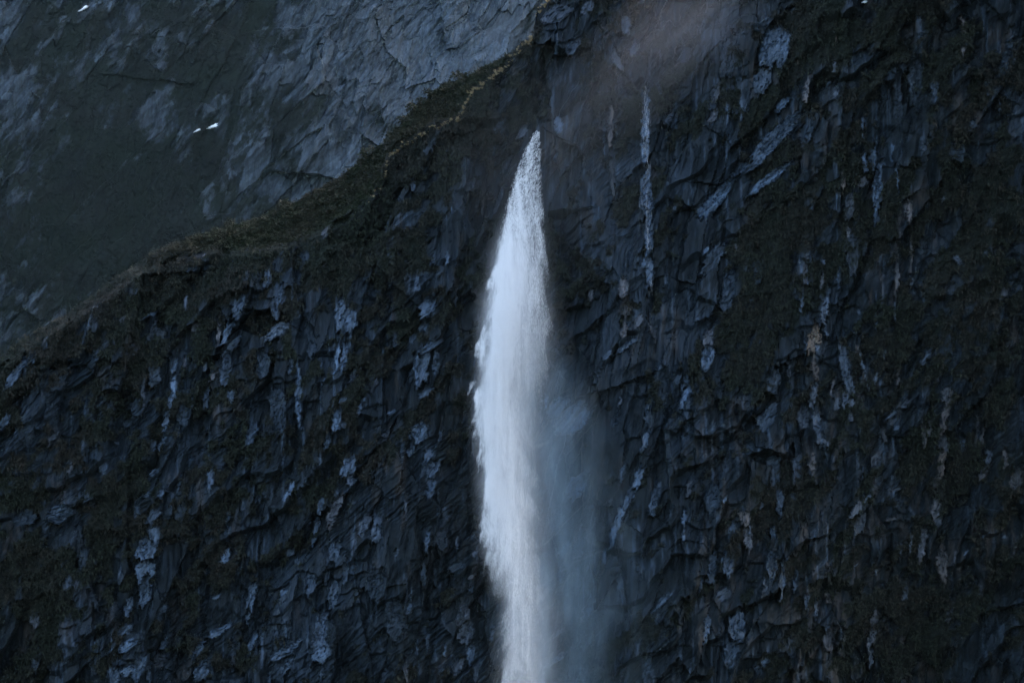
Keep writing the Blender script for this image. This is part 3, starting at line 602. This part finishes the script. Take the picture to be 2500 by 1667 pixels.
for x0, y0, x1, y1, n in seg:
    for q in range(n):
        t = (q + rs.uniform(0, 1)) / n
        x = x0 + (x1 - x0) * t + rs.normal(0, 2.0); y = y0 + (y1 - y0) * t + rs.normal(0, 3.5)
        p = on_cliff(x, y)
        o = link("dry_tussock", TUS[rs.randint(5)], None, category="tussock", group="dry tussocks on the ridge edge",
                 label="pale straw tussock, crest light in its colour, on the edge of the ridge left of the waterfall")
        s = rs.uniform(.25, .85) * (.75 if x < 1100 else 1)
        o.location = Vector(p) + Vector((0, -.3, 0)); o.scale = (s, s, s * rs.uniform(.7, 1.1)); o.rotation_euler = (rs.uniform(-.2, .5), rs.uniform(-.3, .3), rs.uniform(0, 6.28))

# ------------------------------------------------------------------ the waterfall: threads and drops of white water
def streaks(P, L, W, tilt, seed):
    """thin slivers of water, one triangle each, falling along tilt"""
    rs = np.random.RandomState(seed); n = len(P)
    d = np.stack([tilt + rs.normal(0, .03, n), rs.normal(0, .05, n), -np.ones(n)], 1); d /= np.linalg.norm(d, axis=1)[:, None]
    a = rs.uniform(0, np.pi, n); s = np.stack([np.cos(a), np.sin(a), rs.normal(0, .3, n)], 1) * (W * .5)[:, None]
    h = d * (L * .5)[:, None]
    co = np.stack([P - h, P + h - s, P + h + s], 1)
    flip = rs.rand(n) < .5
    co[flip] = np.stack([P + h, P - h - s, P - h + s], 1)[flip]
    return co.reshape(-1, 3), np.arange(n * 3).reshape(n, 3)

# how much of the wall behind the water hides at each height: y, then x and cover from left to right (photograph pixels)
FALL = [(322, (1304,0,1308,.85,1315,.9,1319,0)), (345, (1291,0,1297,.85,1308,.9,1316,.6,1320,0)), (372, (1276,0,1285,.85,1300,.88,1312,.6,1318,.5,1322,0)), (425, (1256,0,1267,.8,1288,.85,1304,.55,1316,.6,1322,0)), (480, (1239,0,1250,.8,1280,.88,1300,.6,1318,.55,1326,0)),
 (530, (1225,0,1239,.85,1268,.9,1298,.7,1321,.6,1331,0)), (615, (1195,0,1207,.5,1220,1,1242,1,1256,.85,1308,.78,1324,.45,1340,0)), (740, (1176,0,1195,.6,1212,1,1246,1,1272,.72,1318,.6,1334,.36,1356,0)), (850, (1163,0,1186,.5,1202,1,1240,1,1264,.6,1300,.44,1330,.35,1345,.2,1375,0)),
 (975, (1152,0,1168,.6,1186,1,1216,1,1242,.75,1262,.36,1340,.2,1380,.05,1410,0)), (1100, (1160,0,1175,.7,1190,1,1226,.95,1252,.7,1278,.36,1320,.2,1410,0)), (1215, (1166,0,1179,.7,1195,.9,1258,.8,1285,.42,1312,.16,1410,0)), (1340, (1174,0,1195,.5,1216,.78,1265,.72,1290,.42,1322,.13,1410,0)),
 (1475, (1190,0,1205,.16,1234,.2,1252,.50,1290,.47,1312,.3,1342,.1,1410,0)), (1600, (1203,0,1224,.2,1246,.44,1286,.44,1312,.28,1342,.1,1410,0)), (1800, (1203,0,1224,.2,1246,.44,1286,.44,1312,.28,1342,.1,1410,0))]
def build_fall():
    rs = np.random.RandomState(77)
    xs = np.arange(1140, 1420, 2.0); ys = np.arange(322, 1800, 2.0)
    prof = np.stack([np.interp(xs, r[1][0::2], r[1][1::2]) for r in FALL]); yk = [r[0] for r in FALL]
    # torn edges: the profile wanders and billows on its way down
    gy = np.repeat(ys[:, None], len(xs), 1); gx = np.repeat(xs[None, :], len(ys), 0)
    cen = np.interp(gy, [322, 615, 975, 1215, 1475], [1313, 1240, 1205, 1225, 1265])
    away = np.abs(gx - cen)
    bil = fbm(gx / 30, (gy - 1.3 * away) / 46, 521, 4, .55)          # arrow-headed plumes
    grow = sstep(360, 800, gy)
    sx = gx + grow * (36 * bil * sstep(4, 45, away)) + 3 * fbm(gx / 5, gy / 9, 523, 3) * (1 - grow)
    A = np.zeros_like(gx)
    for i in range(len(yk) - 1):
        m = (gy >= yk[i]) & (gy <= yk[i + 1])
        t = (gy - yk[i]) / (yk[i + 1] - yk[i])
        # slide between the two outlines rather than fading one into the other
        l0, r0, l1, r1 = FALL[i][1][0], FALL[i][1][-2], FALL[i + 1][1][0], FALL[i + 1][1][-2]
        lo = l0 + (l1 - l0) * t; hi = r0 + (r1 - r0) * t
        u = (sx - lo) / (hi - lo)
        a0 = np.interp(l0 + u * (r0 - l0), FALL[i][1][0::2], FALL[i][1][1::2], 0, 0); a1 = np.interp(l1 + u * (r1 - l1), FALL[i + 1][1][0::2], FALL[i + 1][1][1::2], 0, 0)
        A = np.where(m, a0 + (a1 - a0) * t, A)
    top = sstep(640, 360, gy)
    A = A * top + (1 - top) * np.clip((A - .24) / .76, 0, 1) ** .85            # the thin veil is spray, built below
    lam = -np.log(1 - np.clip(A, 0, .97))
    gran = fbm((gx + (gy - 322) * .42) / 4.6, gy / 9.5, 509, 3, .6)
    strand = fbm((gx + (gy - 322) * .10 * top) / 7.5, gy / 120, 507, 4, .6)
    lam = lam * np.exp(1.1 * bil * (1 - top) + 1.7 * gran * top + (1.0 + .3 * top) * strand) * (1 - .25 * top)
    fineness = np.clip((A - .25) / .5, 0, 1)                          # drops at the edges, threads inside
    area = (.0006 + .0022 * fineness) * (1 - top) + .0036 * top
    w = lam * (2 * M) ** 2 / area
    n = int(min(w.sum(), 950000)); print("water slivers", int(w.sum()), n)
    ii = rs.choice(w.size, n, p=(w / w.sum()).ravel())
    x = gx.ravel()[ii] + rs.uniform(-1.2, 1.2, n); y = gy.ravel()[ii] + rs.uniform(-1.2, 1.2, n); f = fineness.ravel()[ii]; tp = top.ravel()[ii]
    depth_out = 0.8 + 8.5 * sstep(322, 800, y) + 2.0 * sstep(800, 1700, y)
    wd_ = np.interp(y, [322, 530, 850, 1215, 1800], [.5, 4, 7, 7, 7])
    yy = macro_depth(x, np.minimum(y, 640)) - 2.2 - depth_out + rs.normal(0, .2, n) * wd_
    kk = yy / D0
    P = np.stack([PX(x) * kk, yy, PZ(y) * kk], 1)
    L = rs.uniform(.7, 1.4, n) * (.24 + .22 * f); W = rs.uniform(.7, 1.3, n) * (.008 + .0115 * f)
    istop = rs.rand(n) < tp; L[istop] = rs.uniform(.14, .34, istop.sum()); W[istop] = rs.uniform(.03, .055, istop.sum())
    return streaks(P, L, W, -.5 * tp + .02, 3)
root = bpy.data.objects.new("waterfall", None); COL.objects.link(root)
root.location = Vector(on_cliff(1315, 322)); root["label"] = "tall white waterfall leaping from the middle of the dark cliff"; root["category"] = "waterfall"
co, tri = build_fall()
link("falling_water", mesh_np("falling_water", co - np.array(root.location), tri, MAT_WATER), root, kind="stuff")

# the thin cascade right of it, clinging to the wall
def build_cascade(path, n, seed, label):
    rs = np.random.RandomState(seed); path = np.array(path, float)
    # path rows: y, x, half width, cover
    y = rs.uniform(path[0, 0], path[-1, 0], n)
    cx, hw, dn = (np.interp(y, path[:, 0], path[:, i]) for i in (1, 2, 3))
    x = cx + rs.normal(0, .5, n) * hw
    d = np.clip(dn * (.5 + 1.3 * fbm(x / 4, y / 45, seed, 3)), 0, 1)
    k = rs.rand(n) < d; x, y = x[k], y[k]
    P = np.array([on_cliff(a, b) for a, b in zip(x, y)]); P[:, 1] -= rs.uniform(.05, .4, len(P))
    P[:, 0] += rs.uniform(-.1, .1, len(P)); P[:, 2] += rs.uniform(-.1, .1, len(P))
    co, tri = streaks(P, rs.uniform(.3, 1.0, len(P)), rs.uniform(.010, .022, len(P)), 0, seed)
    e = link("cascade", None, None, label=label, category="cascade"); e.location = Vector(on_cliff(path[0, 1], path[0, 0]))
    link("falling_water", mesh_np("falling_water", co - np.array(e.location), tri, MAT_WATER), e, kind="stuff")
build_cascade([(215,1576,3,.2),(240,1574,5,.5),(275,1576,9,.9),(320,1576,9,.9),(350,1573,9,.8),(372,1574,10,.9),(395,1580,8,.6),(425,1583,8,.5),(460,1578,14,.5),(500,1576,14,.6),(535,1580,8,.5),(600,1581,6,.4),(640,1583,6,.35),(720,1588,4,.2)], 1800, 900,
              "thin broken white cascade down the cliff right of the waterfall")

# ------------------------------------------------------------------ snow patches
def snow(fx, px, py, L, Wd, ang, label):
    p = np.array(fx(px, py)); f = p[1] / D0 * M
    n = 30; rs = np.random.RandomState(int(px) + 3); a = np.linspace(0, 2 * np.pi, n, endpoint=False)
    r = rs.uniform(.55, 1.15, n) * (1 - .3 * (rs.rand(n) < .2))
    ca, sa = math.cos(R(ang)), math.sin(R(ang))
    def ring(k, out):
        u = np.cos(a) * r * k * L * .5 * f; w = np.sin(a) * r * k * Wd * .5 * f * (1 + .5 * np.cos(a))
        return np.stack([u * ca - w * sa, np.full(n, -out) , u * sa + w * ca], 1)
    s = f * Wd
    co = np.concatenate([ring(1.0, -1.5 * s), ring(1.0, .15 * s), ring(.6, .32 * s), [[0, -.38 * s, 0]]])
    fc = [[q * n + i, q * n + (i + 1) % n, (q + 1) * n + (i + 1) % n, (q + 1) * n + i] for q in range(2) for i in range(n)]
    fc += [[2 * n + i, 2 * n + (i + 1) % n, 3 * n, 3 * n] for i in range(n)]
    me = bpy.data.meshes.new("snow_patch"); me.from_pydata([tuple(c) for c in co], [], [tuple(dict.fromkeys(q)) for q in fc]); me.update(); me.materials.append(MAT_SNOW)
    o = link("snow_patch", me, None, label=label, category="snow patch"); o.location = Vector(p) + Vector((0, -1.2 * f / M * .5, 0))
snow(on_far, 204, 24, 34, 7, 33, "small white snow streak high on the far mountainside, topmost of the three")
snow(on_far, 520, 310, 34, 9, 18, "largest white snow patch on the far mountainside, above the scrub")
snow(on_far, 483, 320, 22, 5, 27, "thin white sliver of snow just below the largest snow patch")
snow(on_cliff, 2112, 4, 20, 7, 10, "broken white patch of snow at the very top of the right cliff")

# ------------------------------------------------------------------ spray and mist
def mist(name, px, py, dy, rx, ry, rz, lean, dens, color, label, stretch=(1, 1, 1), nscale=2.0, aniso=0.0, lo=.35, hi=.7):
    me = bpy.data.meshes.new(name)
    import bmesh
    bm = bmesh.new(); bmesh.ops.create_icosphere(bm, subdivisions=3, radius=1.0); bm.to_mesh(me); bm.free()
    m = bpy.data.materials.new(name + "_air"); m.use_nodes = True
    t = m.node_tree; t.nodes.remove(t.nodes["Principled BSDF"]); o_ = t.nodes["Material Output"]
    tc = N(t, "ShaderNodeTexCoord")
    ln = N(t, "ShaderNodeVectorMath", operation='LENGTH'); t.links.new(tc.outputs['Object'], ln.inputs[0])
    fall = ramp(t, ln.outputs['Value'], 1.0, 0.0); 
    pw = N(t, "ShaderNodeMath", operation='POWER'); t.links.new(fall, pw.inputs[0]); pw.inputs[1].default_value = 1.6
    nz = noise_node(t, nscale, 4, .6, stretch)
    mu = N(t, "ShaderNodeMath", operation='MULTIPLY'); t.links.new(pw.outputs[0], mu.inputs[0]); t.links.new(ramp(t, nz, lo, hi, .1, 1.0), mu.inputs[1])
    mu2 = N(t, "ShaderNodeMath", operation='MULTIPLY'); t.links.new(mu.outputs[0], mu2.inputs[0]); mu2.inputs[1].default_value = dens
    pv = N(t, "ShaderNodeVolumePrincipled"); pv.inputs['Color'].default_value = (*color, 1); pv.inputs['Anisotropy'].default_value = aniso
    t.links.new(mu2.outputs[0], pv.inputs['Density']); t.links.new(pv.outputs[0], o_.inputs['Volume'])
    me.materials.append(m)
    o = link(name, me, None, kind="stuff", label=label, category="mist")
    y = float(macro_depth(np.array([float(px)]), np.array([float(py)]))[0]) - dy
    k = y / D0
    o.location = (float(PX(px)) * k, y, float(PZ(py)) * k); o.scale = (rx * M, ry, rz * M); o.rotation_euler = (0, R(lean), 0)
    return o
def spray(rows, sy, dy, color, label, nx, nz, lo, hi, warp, lim=640):
    """soft falling spray: rows of (py, centre, left width, right width, density); the air is a closed box round it"""
    rows = sorted(rows); p0, p1 = rows[0][0], rows[-1][0]
    ym = [float(macro_depth(np.array([r[1] * 1.0]), np.array([min(r[0], lim) * 1.0]))[0]) - dy(r[0]) for r in rows]
    xl = min(r[1] - 2.3 * r[2] for r in rows); xr = max(r[1] + 2.3 * r[3] for r in rows)
    ylo = min(ym) - 2.4 * sy; yhi = max(ym) + 2.4 * sy; kk = .99
    me = bpy.data.meshes.new("mist")
    xs = (float(PX(xl)) * kk, float(PX(xr)) * kk); zs = (float(PZ(p1)) * kk, float(PZ(p0)) * kk)
    me.from_pydata([(x, y, z) for x in xs for y in (ylo, yhi) for z in zs], [], [(0, 1, 3, 2), (4, 6, 7, 5), (0, 4, 5, 1), (2, 3, 7, 6), (0, 2, 6, 4), (1, 5, 7, 3)]); me.update()
    m = bpy.data.materials.new("spray_air"); m.use_nodes = True
    t = m.node_tree; t.nodes.remove(t.nodes["Principled BSDF"])
    tc = N(t, "ShaderNodeTexCoord"); sp = N(t, "ShaderNodeSeparateXYZ"); t.links.new(tc.outputs['Object'], sp.inputs[0])
    def math_(op, a, b=None):
        n = N(t, "ShaderNodeMath", operation=op)
        for q, v in enumerate((a, b)):
            if v is None: continue
            if isinstance(v, (int, float)): n.inputs[q].default_value = v
            else: t.links.new(v, n.inputs[q])
        return n.outputs[0]
    f = ramp(t, sp.outputs[2], zs[1], zs[0])
    def table(vals):
        lo_, hi_ = min(vals), max(vals) + 1e-6
        n = N(t, "ShaderNodeValToRGB"); cr = n.color_ramp; cr.interpolation = 'LINEAR'
        while len(cr.elements) < len(vals): cr.elements.new(.5)
        for e, r, v in zip(cr.elements, rows, vals):
            e.position = (r[0] - p0) / (p1 - p0); g = (v - lo_) / (hi_ - lo_); e.color = (g, g, g, 1)
        t.links.new(f, n.inputs[0])
        return ramp(t, n.outputs['Color'], 0, 1, lo_, hi_)
    c = table([float(PX(r[1])) * kk for r in rows]); wl = table([r[2] * M for r in rows]); wr = table([r[3] * M for r in rows]); am = table([r[4] for r in rows]); yc = table(ym)
    bl = noise_node(t, 1.0, 5, .6, (.42, .42, .16))
    x = math_('ADD', sp.outputs[0], ramp(t, bl, .25, .75, -warp, warp))
    d = math_('SUBTRACT', x, c)
    w = math_('ADD', wl, math_('MULTIPLY', math_('GREATER_THAN', d, 0.0), math_('SUBTRACT', wr, wl)))
    g = math_('POWER', math_('DIVIDE', d, w), 2.0)
    h = math_('POWER', math_('DIVIDE', math_('SUBTRACT', sp.outputs[1], yc), sy), 2.0)
    e = math_('EXPONENT', math_('MULTIPLY', math_('ADD', g, h), -1.0))
    nzv = ramp(t, noise_node(t, 1.0, 5, .6, (nx, nx, nz), (0, R(-6), 0)), lo, hi, .25, 1.3)
    dn = math_('MULTIPLY', math_('MULTIPLY', e, am), nzv)
    dn = math_('MULTIPLY', math_('SUBTRACT', dn, .0012), math_('GREATER_THAN', dn, .0012))
    pv = N(t, "ShaderNodeVolumePrincipled"); pv.inputs['Color'].default_value = (*color, 1)
    t.links.new(dn, pv.inputs['Density']); t.links.new(pv.outputs[0], t.nodes["Material Output"].inputs['Volume'])
    me.materials.append(m)
    return link("mist", me, None, kind="stuff", label=label, category="mist")
out_ = lambda p: 3.0 + 8.5 * float(sstep(322, 800, np.array([p]))[0]) + 2.0 * float(sstep(800, 1700, np.array([p]))[0])
spray([(430,1294,14,14,0), (500,1272,26,34,.05), (615,1248,34,50,.24), (740,1234,38,66,.34), (850,1222,36,80,.36), (975,1204,32,80,.34), (1100,1208,30,74,.34), (1215,1224,36,66,.32), (1340,1240,42,60,.26), (1475,1270,34,62,.17), (1620,1268,40,66,.14), (1790,1268,40,66,.14)],
      2.6, out_, (.97, .97, .97), "soft white spray wrapped round the falling water", .55, .10, .30, .68, .9)
spray([(760,1310,30,24,0), (850,1310,46,44,.05), (930,1316,56,70,.075), (1030,1322,60,96,.080), (1150,1322,64,124,.080), (1300,1326,68,144,.080), (1500,1336,84,175,.092), (1790,1340,88,180,.092)],
      3.6, lambda p: 5.0, (.66, .86, 1.0), "blue grey spray drifting right of the waterfall's lower half", .30, .085, .40, .62, 3.0, 1e9)
mist("mist", 1376, 1040, 5, 66, 4, 190, 36, .085, (.75, .88, 1.0), "small plume of spray flaring from the waterfall over a pale slab", (4, 1, .7), 2.2, 0, .38, .62)
mist("mist", 1640, 90, 10, 180, 8, 460, 46, .036, (1.0, .90, .88), "pale sunlit drift of spray across the cliff top", (1.6, 1, .9), 2.2, 0, .36, .66)  # sunlight on this spray is partly put into its warm colour
mist("mist", 1330, 430, 7, 330, 8, 380, 10, .012, (.95, .93, .93), "thin grey haze of spray round the lip of the waterfall", (1, 1, 1), 1.6)


# ------------------------------------------------------------------ air
me = bpy.data.meshes.new("haze")
x0, x1, y0, y1, z0, z1 = -420, 420, -20, 2300, -260, 260
me.from_pydata([(x, y, z) for x in (x0, x1) for y in (y0, y1) for z in (z0, z1)], [], [(0, 1, 3, 2), (4, 6, 7, 5), (0, 4, 5, 1), (2, 3, 7, 6), (0, 2, 6, 4), (1, 5, 7, 3)]); me.update()
m = bpy.data.materials.new("air"); m.use_nodes = True; t = m.node_tree; t.nodes.remove(t.nodes["Principled BSDF"])
pv = N(t, "ShaderNodeVolumePrincipled"); pv.inputs['Density'].default_value = 2.8e-6; pv.inputs['Color'].default_value = (.45, .80, 1, 1)
t.links.new(pv.outputs[0], t.nodes["Material Output"].inputs['Volume']); me.materials.append(m)
link("haze", me, None, kind="stuff", label="thin blue air between the cliff and the far mountainside", category="haze")
